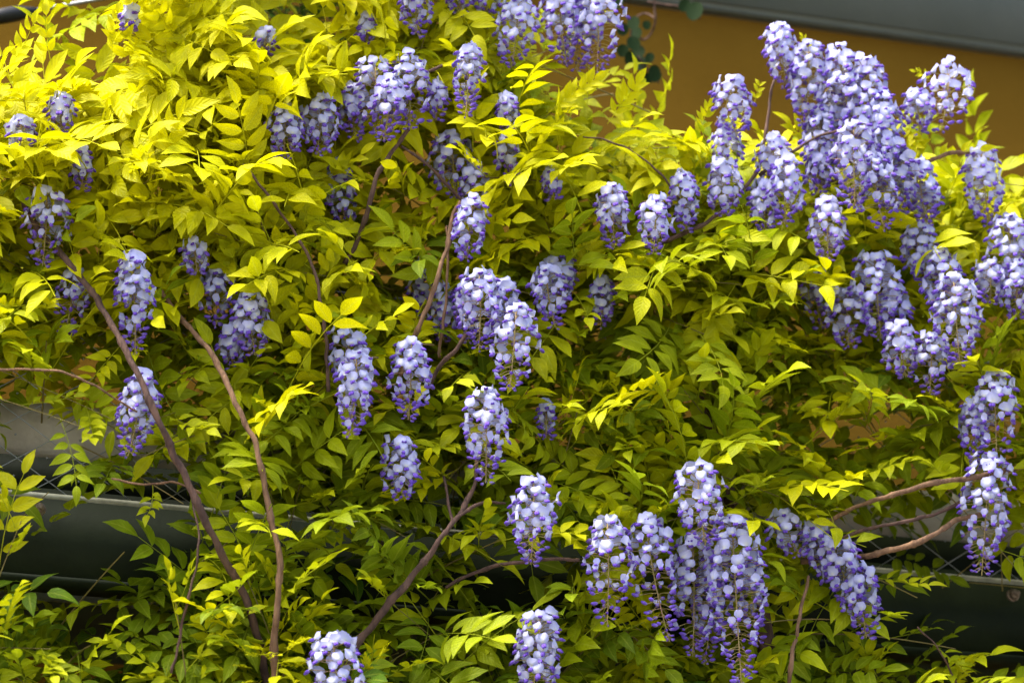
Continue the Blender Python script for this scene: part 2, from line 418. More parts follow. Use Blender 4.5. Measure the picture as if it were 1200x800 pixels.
def leaf_colour(y, r):
    """y: 0 = dark green, 1 = gold; carries leaf age and painted light and shade"""
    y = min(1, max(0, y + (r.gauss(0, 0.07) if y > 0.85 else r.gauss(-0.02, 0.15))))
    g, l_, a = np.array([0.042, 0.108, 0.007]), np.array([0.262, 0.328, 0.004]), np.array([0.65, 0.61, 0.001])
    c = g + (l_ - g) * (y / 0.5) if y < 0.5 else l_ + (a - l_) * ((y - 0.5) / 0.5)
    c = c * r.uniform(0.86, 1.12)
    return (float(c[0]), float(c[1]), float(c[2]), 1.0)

# ------------------------------------------------------------------ the wisteria's overall form
def depth(px, py):
    t = min(1.15, max(0, (800 - py) / 800))
    n = noise.noise(Vector((px / 170, py / 130, 3.1))) * 0.105 + noise.noise(Vector((px / 70, py / 60, 8.2))) * 0.035
    return 6.38 + 0.26 * (px - 600) / 600 + 0.50 * t ** 1.2 + n
TOPX = [-400, 0, 60, 112, 138, 150, 560, 600, 640, 665, 700, 760, 800, 830, 880, 930, 1050, 1090, 1200, 1600]
TOPY = [92, 90, 84, 88, 48, -200, -200, 40, 112, 125, 130, 165, 170, 158, 150, 150, 175, 190, 212, 240]
VINES = [
    ('golden-leaved wisteria heaped before the ochre wall beside the tie rod', (230, 150)),
    ('wisteria with the biggest heap of lilac flowers, standing against the ochre wall', (1010, 190)),
    ('wisteria with long drooping flower clusters below layered lime green leaves', (860, 560)),
    ('sparse wisteria with two bare brown stems climbing past the dark green beam', (130, 580)),
    ('wisteria with a forked dark brown branch among lime green leaves and scattered flower clusters', (500, 460)),
]
vine_base = [(-1.1, 6.75), (1.35, 7.1), (0.55, 6.75), (-0.62, 6.42), (-0.22, 6.5)]
vroot = []
for (lab, _), (bx, by) in zip(VINES, vine_base):
    v = empty('wisteria_vine', (bx, by, 0)); tag(v, lab, 'wisteria', 'wisteria vines over the terrace edge'); vroot.append(v)
def vine_of(px, py):
    q = px + 60 * noise.noise(Vector((px / 150, py / 150, 20))), py + 60 * noise.noise(Vector((px / 150, py / 150, 40)))
    W = (1.15, 1.05, 1.0, 1.0, 0.9)
    return min(range(5), key=lambda i: math.hypot(q[0] - VINES[i][1][0], q[1] - VINES[i][1][1]) / W[i])

# sparse or open places: cx, cy, rx, ry, remaining density
OPEN = [(70, 625, 180, 85, 0.05), (45, 500, 125, 65, 0.03), (1130, 700, 135, 80, 0.02), (500, 710, 110, 70, 0.7), (640, 690, 50, 50, 0.7), (365, 680, 30, 80, 0.6),
        (1080, 605, 80, 40, 0.25), (950, 720, 50, 50, 0.4), (335, 0, 80, 42, 0.02), (430, 260, 60, 60, 0.5), (740, 380, 60, 50, 0.6),
        (235, 500, 22, 90, 0.6), (90, 710, 110, 40, 0.35), (1010, 420, 60, 30, 0.5), (560, 620, 60, 50, 0.75)]
def dens(px, py):
    if py < inter(px, TOPX, TOPY): return 0
    d = inter(py, [380, 560, 800], [1, 0.85, 0.75]) if not 190 < px < 1000 else 1.0
    for cx, cy, rx, ry, k in OPEN:
        q = ((px - cx) / rx) ** 2 + ((py - cy) / ry) ** 2
        if q < 1.6: d *= k + (1 - k) * max(0, min(1, (q - 0.7) / 0.9))
    return d
YX = [0, 300, 600, 800, 1000, 1200]  # leaf tint by zone: younger growth, plus backlit brightness put into the colour
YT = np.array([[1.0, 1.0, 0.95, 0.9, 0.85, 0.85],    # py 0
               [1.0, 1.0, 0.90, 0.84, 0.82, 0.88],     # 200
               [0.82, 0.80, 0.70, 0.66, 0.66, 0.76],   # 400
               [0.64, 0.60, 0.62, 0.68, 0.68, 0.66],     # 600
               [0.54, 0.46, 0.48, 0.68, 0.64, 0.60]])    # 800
def young(px, py):  # gold share at a place: leaf age and painted light together
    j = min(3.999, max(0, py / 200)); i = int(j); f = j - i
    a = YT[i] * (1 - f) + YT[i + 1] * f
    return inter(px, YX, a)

# ------------------------------------------------------------------ flower clusters: x, y of the top, length, width (photo px), depth offset, looseness, lean, show (keeps leaves away)
FL = [
 (485,-32,74,46,0,.3,0,1), (540,-28,42,42,.03,.3,0,1), (572,-25,45,40,.03,.3,0,1), (607,2,78,55,.0,.5,0,1), (655,-22,95,58,0,.3,0,1), (700,-20,104,62,0,.3,0,1), (678,0,82,50,.03,.4,0,1),
 (440,78,82,62,0,.4,0,1), (480,70,82,55,0,.4,0,1), (512,98,42,32,.02,.5,0,1), (413,102,60,40,.03,.4,0,1), (458,95,68,50,-.02,.5,0,1), (550,56,80,44,-.02,.6,0,1),
 (335,130,56,50,0,.2,0,.8), (376,116,62,48,.0,.2,0,.8), (396,188,92,42,.10,.3,0,.6), (530,165,62,60,.10,.3,0,.6), (592,160,52,36,.06,.4,0,.6), (555,200,40,50,.10,.3,0,.6),
 (553,236,66,47,-.02,.1,0,1), (72,112,42,40,.02,.2,0,.8), (25,140,40,40,.02,.3,0,.7), (96,176,44,34,.03,.3,0,.7), (55,228,80,58,.0,.6,0,.9), (88,318,76,40,.06,.8,0,.8),
 (156,300,110,52,-.05,.5,0,1), (166,440,90,52,.05,.3,0,.9), (228,285,30,40,.02,.3,0,.7), (252,322,56,46,.02,.6,0,.8), (292,348,66,52,.0,.2,0.1,.8), (272,385,40,40,.02,.3,0,.8),
 (408,392,50,60,.03,.1,0,1), (418,418,90,54,-.02,.3,0,1), (482,403,86,52,-.02,.4,0,1), (570,463,100,58,-.03,.4,0,1), (470,516,64,50,-.01,.1,0,1), (545,330,66,30,.05,.4,0,.6),
 (562,322,84,58,0,.3,0,1), (605,362,94,62,-.03,.4,0,1), (640,314,66,46,0,.4,0,1), (592,332,60,50,.02,.3,0,1), (625,566,92,60,-.03,.3,.05,1), (633,722,100,60,-.03,.2,0,1), (391,750,90,72,-.06,.1,0,1),
 (712,614,112,66,-.03,.7,.06,1), (757,608,138,60,-.03,.8,.04,1), (818,550,84,64,-.03,.3,0,1), (812,634,130,66,-.02,.4,0,1), (858,612,186,74,-.05,.6,0,1), (838,650,120,50,0,.5,0,1), (880,650,100,40,.0,.6,0,1),
 (918,605,44,54,.05,.2,.3,1), (950,618,60,48,.02,.2,.5,1), (972,632,84,58,0,.2,.4,1), (1002,664,80,54,0,.3,.2,1), (1160,540,128,68,-.05,.4,-.08,1), (1166,440,104,58,.0,.6,0,.9), (1140,470,70,40,.03,.5,0,.7),
 (1025,304,88,62,0,.2,0,1), (1075,270,58,50,0,.1,0,1), (1100,294,78,54,-.01,.1,.1,1), (1118,330,96,60,-.02,.2,.05,1), (1055,384,54,50,-.02,.2,0,1), (992,345,60,60,.04,.3,0,.9), (1092,398,60,50,0,.4,0,1), (1046,340,60,46,.03,.2,0,1), (955,320,60,50,.08,.4,0,.5),
 (1150,178,84,54,.0,.3,0,.9), (1182,258,90,60,.0,.3,0,.9), (1160,310,44,44,.02,.3,0,.8), (1112,84,66,66,.0,.4,0,1), (1074,108,46,40,.03,.5,0,.9), (1192,310,60,50,0,.3,0,1),
 (914,32,66,48,0,.1,0,1), (948,58,88,56,0,.1,0,1), (985,62,110,62,-.03,.1,0,1), (1015,76,118,60,-.03,.15,0,1), (1034,112,108,50,-.01,.2,0,1), (962,128,84,48,.0,.2,0,1), (1000,150,92,62,-.04,.3,0,1), (1046,168,84,56,-.02,.2,0,1),
 (962,170,54,44,.02,.2,0,1), (1022,184,82,58,-.03,.4,0,1), (1076,192,68,50,0,.4,.1,1), (1088,218,44,40,.0,.5,0,1), (980,100,80,50,.02,.2,0,1),
 (857,95,62,50,-.02,.1,0,1), (850,152,50,44,.0,.4,0,1), (846,192,58,48,-.02,.1,0,1), (906,164,50,48,0,.2,0,1), (922,190,72,50,-.02,.3,0,1), (969,236,68,52,-.02,.2,0,1), (895,215,60,44,.04,.3,0,.7),
 (718,222,66,46,-.02,.2,0,1), (768,234,62,44,-.02,.2,0,1), (802,204,62,40,0,.3,0,1), (655,300,46,44,.06,.2,0,.7), (706,328,50,38,.08,.3,0,.6), (497,308,60,40,.09,.3,0,.6), (520,335,60,40,.09,.3,0,.6), (312,36,24,30,.02,.2,0,.8), (152,8,24,30,.02,.2,0,.7), (595,112,40,34,.04,.3,0,.7),
 (640,470,40,26,.05,.6,0,.6), (645,200,30,30,.05,.4,0,.5), (430,20,30,30,.05,.3,0,.6),
]
PXM = 6.42 / FPX
def blossom_templates():
    def petal(w, h, refl, tilt, x0, z0, fold=0.0, flip=0):
        V = [(x0, 0, z0)]; P = [(0.0, 0, 0)]; T = []; k = 10
        for ri, rr in enumerate((0.5, 1.0)):
            for j in range(k):
                a = 2 * math.pi * j / k
                y = math.sin(a) * w / 2 * rr; z = (0.32 + 0.68 * 0.5 + 0.0) * 0 + (math.cos(a) * 0.5 + 0.42) * h * rr
                notch = 0.10 * h * rr if j == 0 else 0
                x = x0 - refl * rr * rr * (0.55 + 0.6 * abs(math.cos(a))) + fold * abs(y) + 0.0024 * math.sin(3 * a + h * 900) * rr * rr - 0.0012 * (1 - rr) * (1 if j % 5 else 2)
                V.append((x + tilt * (z - notch), y, z0 + z - notch)); P.append((rr * 0.9 + 0.05, 0, 0))
        for j in range(k):
            T.append((0, 1 + j, 1 + (j + 1) % k))
            a, b = 1 + j, 1 + (j + 1) % k
            T += [(a, a + k, b + k), (a, b + k, b)]
        return V, T, P
    def pod(L, w, h, x0, z0, rise, k=6):
        V = [(x0, 0, z0)]; P = [(0.1, 0, 0)]; T = []
        secs = ((0.25, 0.75), (0.6, 1.0), (0.88, 0.6))
        for t, s in secs:
            for j in range(k):
                a = 2 * math.pi * j / k
                V.append((x0 + L * t, math.cos(a) * w / 2 * s, z0 + rise * t * t + math.sin(a) * h / 2 * s)); P.append((t, 0, 0))
        V.append((x0 + L, 0, z0 + rise)); P.append((1, 0, 0)); e = len(V) - 1
        for j in range(k):
            b = (j + 1) % k
            T += [(0, 1 + b, 1 + j)]
            for s in (0, 1):
                o = 1 + s * k
                T += [(o + j, o + b, o + k + b), (o + j, o + k + b, o + k + j)]
            T += [(1 + 2 * k + j, 1 + 2 * k + b, e)]
        return V, T, P
    out = []
    def join(bits):
        V, T, P, MI = [], [], [], []; n = 0
        for (v, t, p), mi in bits:
            V += list(v); T += [tuple(q + n for q in f) for f in t]; P += list(p); MI += [mi] * len(t); n += len(v)
        return np.array(V), np.array(T), np.array(P, float), np.array(MI)
    # open blossoms: broad reflexed banner, violet wings and keel pushed forward below it
    def wings(L, w, dz, sp):
        a = pod(L, w, w * 1.1, .001, -.003, dz); b = pod(L * .95, w, w * 1.05, .001, -.0035, dz * 1.1)
        a = ([(x, y + sp * (.3 + x / L), z) for x, y, z in a[0]],) + a[1:]; b = ([(x, y - sp * (.3 + x / L), z) for x, y, z in b[0]],) + b[1:]
        return [(a, 1), (b, 1)]
    out.append(join([(petal(.0235, .0190, .0030, .10, .0045, .0005, -.30), 0)] + wings(.0100, .0068, -.0055, .0018)))
    out.append(join([(petal(.0250, .0180, -.0010, .22, .0035, .0010, -.38), 0)] + wings(.0090, .0066, -.0040, .0022)))
    out.append(join([(petal(.0220, .0200, .0045, -.05, .005, .0, -.22), 0)] + wings(.0105, .0064, -.0065, .0014)))
    # half open: banner folded forward over the wings
    out.append(join([(petal(.0150, .0150, -.0035, .35, .002, .0, .25), 0), (pod(.0115, .0085, .0080, .001, -.002, -.003), 1)]))
    # buds
    out.append(join([(pod(.0135, .0068, .0074, 0, 0, .003), 1)]))
    out.append(join([(pod(.0095, .0048, .0052, 0, 0, .002), 1)]))
    return out
BL = blossom_templates()
BL_ME = [np_mesh('blossom', b[0], b[1], [M_banner, M_wing], par=b[2], mi=b[3]) for b in BL]

clusters = []
def plan_cluster(ci, spec):
    x, y, Lp, Wp, off, loose, lean, show = spec
    r = random.Random(500 + ci)
    d = depth(x, y + Lp * 0.4) - 0.075 + off
    sc_ = d / FPX
    L, W = Lp * sc_ / CP, Wp * sc_
    top = at(x, y + 3, d)
    axis = unit(np.array([lean, r.uniform(-0.05, 0.05), -1.0]) + np.array([r.uniform(-.06, .06), 0, 0]))
    curve = np.array([r.uniform(-.12, .12), r.uniform(-.08, .08), 0])
    def ap(t): return axis * L * t + curve * L * t * t
    n = int(max(14, L / 0.00185 * (1 - 0.18 * loose)))
    bl = []
    for k in range(n):
        t = (k + r.uniform(0, 0.9)) / n
        t = t ** (0.92)
        phi = k * 2.39996 + r.uniform(-.35, .35)
        prof = inter(t, [0, .08, .22, .5, .75, 1], [.55, .85, 1, 1, .78 - .15 * loose, .42 - .12 * loose])
        # age: top fully open, tip in bud
        age = t + r.gauss(0, 0.07)
        lim1 = 0.66 - 0.40 * loose; lim2 = lim1 + 0.16 + 0.10 * loose
        if age < lim1: kind = r.choice([0, 0, 1, 2])
        elif age < lim2: kind = 3
        elif age < 0.9: kind = 4
        else: kind = 5
        if loose > 0.3 and t > 0.45 and r.random() < 0.35 * loose: continue
        rad = np.array([math.cos(phi), math.sin(phi), 0])
        upw = inter(t, [0, .15, .5, 1], [1.0, .40, .08, -.35]) + r.uniform(-.2, .2)
        o = unit(rad + np.array([0, 0, upw]))
        fl = r.uniform(0.82, 1.12) * (1.03 if kind < 3 else 1.0)
        outer = W / 2 * prof * r.uniform(0.82, 1.08) * (1.04 + 0.26 * noise.noise(Vector((math.cos(phi) * 1.1 + ci * 7.3, math.sin(phi) * 1.1, t * 3.2))))
        p0 = ap(t * 0.96)
        pos = p0 + o * max(0.006, outer - (0.011 if kind < 3 else 0.014) * fl) - np.array([0, 0, 0.004])
        zh = np.array([0, 0, 1.0]) + rad * r.uniform(-.3, .1) + np.array([r.uniform(-.2, .2), r.uniform(-.2, .2), 0])
        face = unit(rad + np.array([0, 0, upw * 0.7]) + np.array([r.uniform(-.25, .25), r.uniform(-.25, .25), r.uniform(-.15, .15)]))
        if abs(face @ unit(zh)) > 0.95: zh = zh + rad * -0.8
        Fm = frame(face, zh, pos, fl); Fm[:3, 1] *= r.uniform(.78, 1.1); Fm[:3, 2] *= r.uniform(.85, 1.12)
        bl.append((kind, Fm, p0, pos))
    # a rounded crown of blossoms on top
    return dict(top=top, L=L, W=W, ap=ap, bl=bl, d=d, px=x, py=y, Lp=Lp, Wp=Wp, show=show, v=vine_of(x, y + Lp / 2), axis=axis, curve=curve)
for ci, s in enumerate(FL): clusters.append(plan_cluster(ci, s))

# ------------------------------------------------------------------ woody stems: vine, material, points (px, py, depth offset), radius start/end in px
STEMS = [
 (3, 'd', [(20,222,.02),(45,268,-.02),(78,305,-.04),(112,345,-.05),(140,395,-.06),(165,450,-.07),(187,498,-.07),(207,540,-.07),(235,600,-.05),(270,665,-.02),(300,740,.03),(320,830,.05)], 4.0, 5.5),
 (3, 'b', [(188,340,.02),(205,365,-.02),(230,392,-.05),(258,430,-.07),(285,490,-.08),(302,535,-.08),(314,580,-.08),(324,630,-.08),(327,690,-.08),(324,760,-.06),(322,840,0)], 3.2, 4.8),
 (4, 'd', [(286,190,-.03),(300,215,-.05),(330,255,-.05),(355,288,-.06),(370,325,-.06),(378,365,-.05),(383,408,-.03),(385,460,.06)], 1.6, 2.6),
 (4, 'd', [(560,540,0),(556,572,-.04),(538,603,-.05),(520,628,-.05),(498,655,-.03),(470,690,-.01),(440,728,0),(405,770,.03),(380,850,.05)], 2.6, 6.0),
 (4, 'd', [(592,588,0),(565,590,-.03),(540,603,-.05),(522,625,-.05)], 2.0, 2.6),
 (4, 'd', [(523,560,0),(527,590,-.03),(530,612,-.05)], 1.8, 2.2),
 (4, 'b', [(540,235,.02),(530,258,-.05),(520,300,-.06),(505,345,-.06),(490,382,-.05),(470,440,.06)], 3.0, 3.8),
 (4, 'b', [(524,265,.01),(523,310,-.05),(520,368,-.04),(515,420,.05)], 1.8, 2.2),
 (4, 'd', [(547,394,0),(535,412,-.04),(518,430,-.03),(505,450,.05)], 3.0, 3.0),
 (0, 'd', [(520,78,0),(495,90,-.06),(468,106,-.05),(430,125,-.03),(400,148,.02),(360,175,.05)], 2.2, 2.6),
 (4, 'd', [(480,148,.02),(458,180,-.03),(440,215,-.04),(425,262,-.02),(405,310,.05)], 2.8, 4.0),
 (4, 'd', [(470,170,.0),(500,190,-.03),(520,215,-.02),(545,235,.05)], 2.2, 2.4),
 (1, 'd', [(908,95,.02),(902,130,-.05),(896,168,-.03),(885,205,0),(862,228,-.02),(832,258,-.02),(800,275,0),(770,290,.06)], 2.0, 3.4),
 (1, 'd', [(1000,152,-.09),(960,160,-.08),(925,180,-.05),(890,205,-.02)], 1.8, 2.4),
 (1, 'b', [(1135,178,0),(1110,182,-.04),(1085,192,-.02),(1060,210,.05)], 2.6, 3.2),
 (1, 'd', [(683,158,0),(712,165,-.05),(745,183,-.05),(775,208,-.05),(795,232,-.04),(815,262,.03)], 1.1, 1.8),
 (2, 'b', [(1230,540,0),(1190,549,-.06),(1140,560,-.06),(1090,566,-.05),(1050,577,-.04),(1010,592,0),(960,615,.06)], 4.2, 3.0),
 (2, 'b', [(1150,605,0),(1120,612,-.04),(1095,625,-.05),(1065,640,-.05),(1030,648,-.03),(990,652,.02),(940,660,.06)], 3.6, 4.6),
 (2, 'd', [(1140,580,0),(1105,600,-.02),(1060,612,-.02),(1020,620,0),(980,632,.04)], 2.4, 3.0),
 (2, 'b', [(948,675,0),(944,700,-.03),(936,740,-.03),(925,790,0),(915,860,.04)], 2.0, 3.0),
 (2, 'd', [(1075,735,-.02),(1095,758,-.03),(1110,782,-.02),(1130,830,.02)], 1.0, 1.6),
 (2, 'd', [(680,657,0),(650,658,-.03),(620,659,-.02),(560,670,.03),(520,690,.06)], 2.4, 2.8),
 (3, 'b', [(-30,430,-.02),(20,431,-.05),(55,434,-.05),(95,447,-.05),(125,462,-.03),(160,480,.03)], 1.9, 1.3),
 (3, 'b', [(130,560,-.02),(165,566,-.04),(200,564,-.03),(235,580,0)], 1.5, 1.5),
 (3, 'd', [(225,590,.02),(235,640,0),(215,730,0),(200,790,.04)], 1.4, 1.8),
]
def stem_pts(st):
    pts = [(p[0], p[1], depth(p[0], p[1]) - 0.03 + p[2]) for p in st[2]]
    # keep depth changes gentle
    ds = [q[2] for q in pts]
    ds = [sum(ds[max(0, i - 1):i + 2]) / len(ds[max(0, i - 1):i + 2]) - 0.02 for i in range(len(ds))]
    return [at(p[0], p[1], dd) for p, dd in zip(pts, ds)]
stem_seg = []
for si, st in enumerate(STEMS):
    P = smooth_poly(stem_pts(st), 9)
    wob = np.array([[noise.noise(Vector(p * 9)), noise.noise(Vector(p * 9 + 31)), noise.noise(Vector(p * 9 + 57))] for p in P]) * 0.007
    wob += np.array([[noise.noise(Vector(p * 34)), noise.noise(Vector(p * 34 + 31)), noise.noise(Vector(p * 34 + 57))] for p in P]) * 0.0035
    P = P + wob
    rad = np.linspace(st[3], st[4], len(P)) * PXM * 0.85 * np.array([1 + 0.30 * noise.noise(Vector(p * 30)) + (0.30 if k_ % 11 == 4 else 0) for k_, p in enumerate(P)])
    v = vroot[st[0]]; base = np.array(v.location)
    tb = TB(); tb.tube(P, rad, 9)
    obj('stem', tb.mesh('stem', [M_bark if st[1] == 'b' else M_darkbark], True, base), v)
    for p in P[::5]:
        x, y, d = proj(p); stem_seg.append((x, y, d))
stem_seg = np.array(stem_seg)
# trunks from the ground up to where the growth starts
for i, v in enumerate(vroot):
    base = np.array(v.location)
    cx, cy = [(-120, 430), (1330, 520), (900, 760), (318, 835), (382, 850)][i]
    endp = at(cx, cy, depth(cx, cy) + 0.10)
    if i == 0: mid = [base, base + [0.05, -.05, 1.2], lerp(base, endp, 0.62) + [-.12, .05, .3], endp + [-.05, .0, -.3], endp, at(60, 330, depth(60, 330) + .2), at(200, 250, depth(200, 250) + .2), at(300, 60, depth(300, 60) + .1)]
    elif i == 1: mid = [base, base + [-.05, -.05, 1.2], lerp(base, endp, 0.6) + [.12, -.1, .2], endp + [.1, -.05, -.35], endp, at(1100, 420, depth(1100, 420) + .12), at(1000, 240, depth(1000, 240) + .08), at(930, 90, depth(930, 90) + .03)]
    elif i == 2: mid = [base, base + [.04, -.05, 1.1], lerp(base, endp, 0.6) + [.05, -.04, .1], endp, at(860, 600, depth(860, 600) + .13), at(800, 420, depth(800, 420) + .13)]
    elif i == 3: mid = [base, base + [.04, -.04, 1.0], lerp(base, endp, 0.6) + [-.05, 0, .1], endp]
    else: mid = [base, base + [-.03, .03, 1.0], lerp(base, endp, 0.6) + [.04, .02, .1], endp]
    P = smooth_poly(mid, 8)
    P[1:] += np.array([[noise.noise(Vector(p * 4)), noise.noise(Vector(p * 4 + 31)), 0] for p in P[1:]]) * 0.02
    P[0][2] = -0.01
    tb = TB(); tb.tube(P, np.linspace(0.030, 0.0075 if i < 3 else 0.009, len(P)), 10)
    obj('trunk', tb.mesh('trunk', [M_darkbark], True, base), v)

# ------------------------------------------------------------------ shoots and leaves
leaves = []          # (vine, template, matrix, colour, front rank, dropped leaflets)
shoots = [[] for _ in vroot]
CX = np.array([c['px'] + 0 for c in clusters]); CY = np.array([c['py'] + c['Lp'] / 2 for c in clusters])
CRX = np.array([c['Wp'] / 2 for c in clusters]); CRY = np.array([c['Lp'] / 2 for c in clusters])
CD = np.array([c['d'] for c in clusters]); CS = np.array([c['show'] for c in clusters])
def try_leaf(tpl, Mx, colr, vi, r, keep=False, single=False):
    cen = tpl['cen'] @ Mx[:3, :3].T + Mx[:3, 3]
    q = cen - CAM; d = q @ FW; X = 600 + (q @ RT) / d * FPX; Y = 400 - (q @ UPV) / d * FPX
    cut = set()
    for i in range(len(cen)):
        e = ((X[i] - CX) / (CRX * 0.98 + 8)) ** 2 + ((Y[i] - CY) / (CRY * 0.95 + 6)) ** 2
        hit = (e < CS * CS) & (d[i] < CD + 0.02)
        if hit.any() and r.random() < 0.95: cut.add(i); continue
        if len(stem_seg):
            e = (X[i] - stem_seg[:, 0]) ** 2 + (Y[i] - stem_seg[:, 1]) ** 2
            if ((e < 17 ** 2) & (d[i] < stem_seg[:, 2] + 0.005)).any() and r.random() < 0.8: cut.add(i); continue
        if Y[i] < inter(X[i], TOPX, TOPY) - 22 - r.uniform(0, 25) and not keep: cut.add(i)
    if len(cut) > 0.45 * len(cen): return False
    mx, my, md = X.mean(), Y.mean(), d.mean()
    if not keep and not single and r.random() > dens(mx, my): return False
    inside = -40 < mx < 1240 and -40 < my < 840
    rank = md - depth(mx, my) + (0 if inside else 5)
    leaves.append((vi, tpl, Mx, colr, rank, cut))
    return True
TOC = -FW
def add_shoot(px, py, r, vi=None, length=None, yng=None, direction=None, dd=0.0, nl=None, straight=False, keep=False):
    d = depth(px, py) + dd
    tip = at(px, py, d)
    if vi is None: vi = vine_of(px, py)
    yv = young(px, py) if yng is None else yng
    Ls = length or r.uniform(0.22, 0.40)
    if direction is None:
        lat = r.gauss(0, 0.55); up = r.uniform(-0.25, 0.75)
        out = r.uniform(0.35, 0.9)
        dirv = unit(RT * lat + Z_ * up + TOC * out)
    else: dirv = unit(direction)
    droop = r.uniform(0.1, 0.45)
    pts = []
    for k in range(7):
        t = k / 6.0
        pts.append(tip - dirv * Ls * (1 - t) + Z_ * (-droop * Ls * (t * t - 1) * 0.35) - Z_ * (droop * Ls * 0.35) * (0 if straight else 1) * (1 - t))
    pts = np.array(pts)
    shoots[vi].append((pts, r.uniform(0.0011, 0.0019), yv))
    n = nl or int(Ls / 0.042)
    for k in range(n):
        t = 0.22 + 0.78 * (k + 0.5) / n
        i = min(int(t * 6), 5); f = t * 6 - i
        p = pts[i] * (1 - f) + pts[i + 1] * f; tg = unit(pts[i + 1] - pts[i])
        last = k >= n - 2
        az = k * 2.4 + r.uniform(-.4, .4)
        u = unit(np.cross(tg, Z_)); v_ = np.cross(u, tg)
        side = u * math.cos(az) + v_ * math.sin(az)
        dr = unit(tg * (0.9 if last else r.uniform(0.25, 0.6)) + side * r.uniform(0.5, 1.0) + TOC * r.uniform(0.1, 0.55) + Z_ * r.uniform(-.15, .35))
        if dr @ TOC < -0.15: dr = unit(dr + TOC * 0.7)
        nz = unit(Z_ * r.uniform(0.5, 1.0) + TOC * (r.uniform(0.1, 0.75) + inter(py, [150, 350], [.35, 0])) + RT * r.gauss(0, 0.3))
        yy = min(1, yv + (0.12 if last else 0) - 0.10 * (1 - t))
        tpl = r.choice(YOUNG) if (last and r.random() < 0.7) else r.choice(OLD)
        s = r.uniform(0.88, 1.22) * (0.92 if last else 1)
        s *= inter(py, [150, 350], [1.12, 1.0])
        if straight: s *= 0.78
        try_leaf(tpl, frame(dr, nz, p, s), leaf_colour(yy, r), vi, r, keep, straight)
# shoots that the photograph shows singly (tip px, direction, leaves)
r = random.Random(5)
SINGLE = [
 (292,225, Z_ * 1 - RT * .3 + TOC * .2, .2, 5, .95, 4), (372,215, Z_ * .8 + RT * .4 + TOC * .4, .2, 5, .95, 4),
 (430,290, RT * .9 + Z_ * .35 + TOC * .3, .2, 5, .9, 4), (680,470, Z_ * .9 + RT * .2 + TOC * .3, .2, 5, .8, 4),
 (95,500, RT * .9 - Z_ * .2 + TOC * .2, .3, 3, .62, 3), (150,500, RT * .8 - Z_ * .3 + TOC * .3, .3, 4, .62, 3), (25,610, RT * .3 + Z_ * .9 + TOC * .3, .25, 4, .6, 3),
 (205,700, Z_ * .9 - RT * .1 + TOC * .4, .25, 5, .58, 3), (60,760, RT * .8 + Z_ * .1 + TOC * .4, .3, 6, .55, 3), (290,680, Z_ * 1 - RT * .3 + TOC * .4, .2, 5, .62, 3), (215,590, RT * .7 - Z_ * .3 + TOC * .4, .25, 4, .6, 3),
 (1075,700, RT * .9 - Z_ * .25 + TOC * .2, .22, 3, .55, 2), (1150,815, RT * .8 + Z_ * .1 + TOC * .4, .3, 5, .62, 2), (1040,805, RT * .8 + Z_ * .15 + TOC * .4, .3, 5, .6, 2), (1190,665, RT * .6 - Z_ * .6 + TOC * .2, .2, 2, .65, 2), (1120,760, RT * 1 + Z_ * .05, .3, 3, .5, 2),
 (800,690, Z_ * .2 + TOC * .8 + RT * .2, .3, 6, .8, 2), (745,735, TOC * .8 + Z_ * .3 - RT * .3, .3, 6, .8, 2), (325,738, Z_ * .8 + TOC * .5, .16, 5, .85, 3), (440,785, Z_ * .6 + TOC * .5 + RT * .3, .16, 4, .85, 4), (300,770, Z_ * .6 + TOC * .6 - RT * .2, .16, 5, .85, 3),
]
for px, py, dv, Ls, nl, yv, vi in SINGLE: add_shoot(px, py, r, vi, Ls, yv, dv, -0.02, nl, True, py < 220)
# leaves that stand out singly against the wall: base px, direction, scale, template
for px, py, dv, sz, ti, vi in [(712,145, RT * .55 + Z_ * .8 + TOC * .15, .80, 0, 1), (688,124, RT * .05 + Z_ + TOC * .3, .62, 1, 1), (818,168, RT * .15 + Z_ + TOC * .2, .60, 2, 1), (884,122, RT * .2 + Z_, .42, 3, 1),
        (950,62, -RT * .3 + Z_, .32, 4, 1), (1080,128, RT * .5 - Z_ * .6 + TOC * .4, .62, 5, 1), (1062,140, RT * .3 - Z_ * .8 + TOC * .3, .6, 6, 1), (1085,185, RT * .8 + Z_ * .1 + TOC * .3, .8, 7, 1), (1095,92, -RT * .5 + Z_ * .2, .3, 1, 1),
        (130,70, RT * .1 + Z_ + TOC * .3, .7, 2, 0), (60,75, -RT * .2 + Z_ + TOC * .3, .8, 3, 0), (10,80, RT * .4 + Z_ * .5 + TOC * .4, .9, 4, 0), (590,95, RT * .9 + Z_ * .3 + TOC * .3, .9, 5, 4), (640,135, RT * .7 + Z_ * .6 + TOC * .3, .8, 6, 1)]:
    try_leaf(YOUNG[ti], frame(dv, TOC + Z_ * .35 + RT * r.gauss(0, .2), at(px, py, depth(px, py) - .02), sz), leaf_colour(.95, r), vi, r, True, True)
# tufts of small unfolding leaves
for k in range(34):
    if k < 24: px, py = r.uniform(282, 352), r.uniform(752, 815)
    else: px, py = r.uniform(425, 455), r.uniform(770, 812)
    dv = unit(Z_ * r.uniform(-.2, 1) + RT * r.gauss(0, .7) + TOC * r.uniform(.2, 1))
    try_leaf(r.choice(YOUNG), frame(dv, Z_ + TOC * r.uniform(0, 1), at(px, py, depth(px, py) - .12 + r.uniform(-.03, .03)), r.uniform(.26, .44)), leaf_colour(.9, r), 3 if k < 24 else 4, r, False, True)
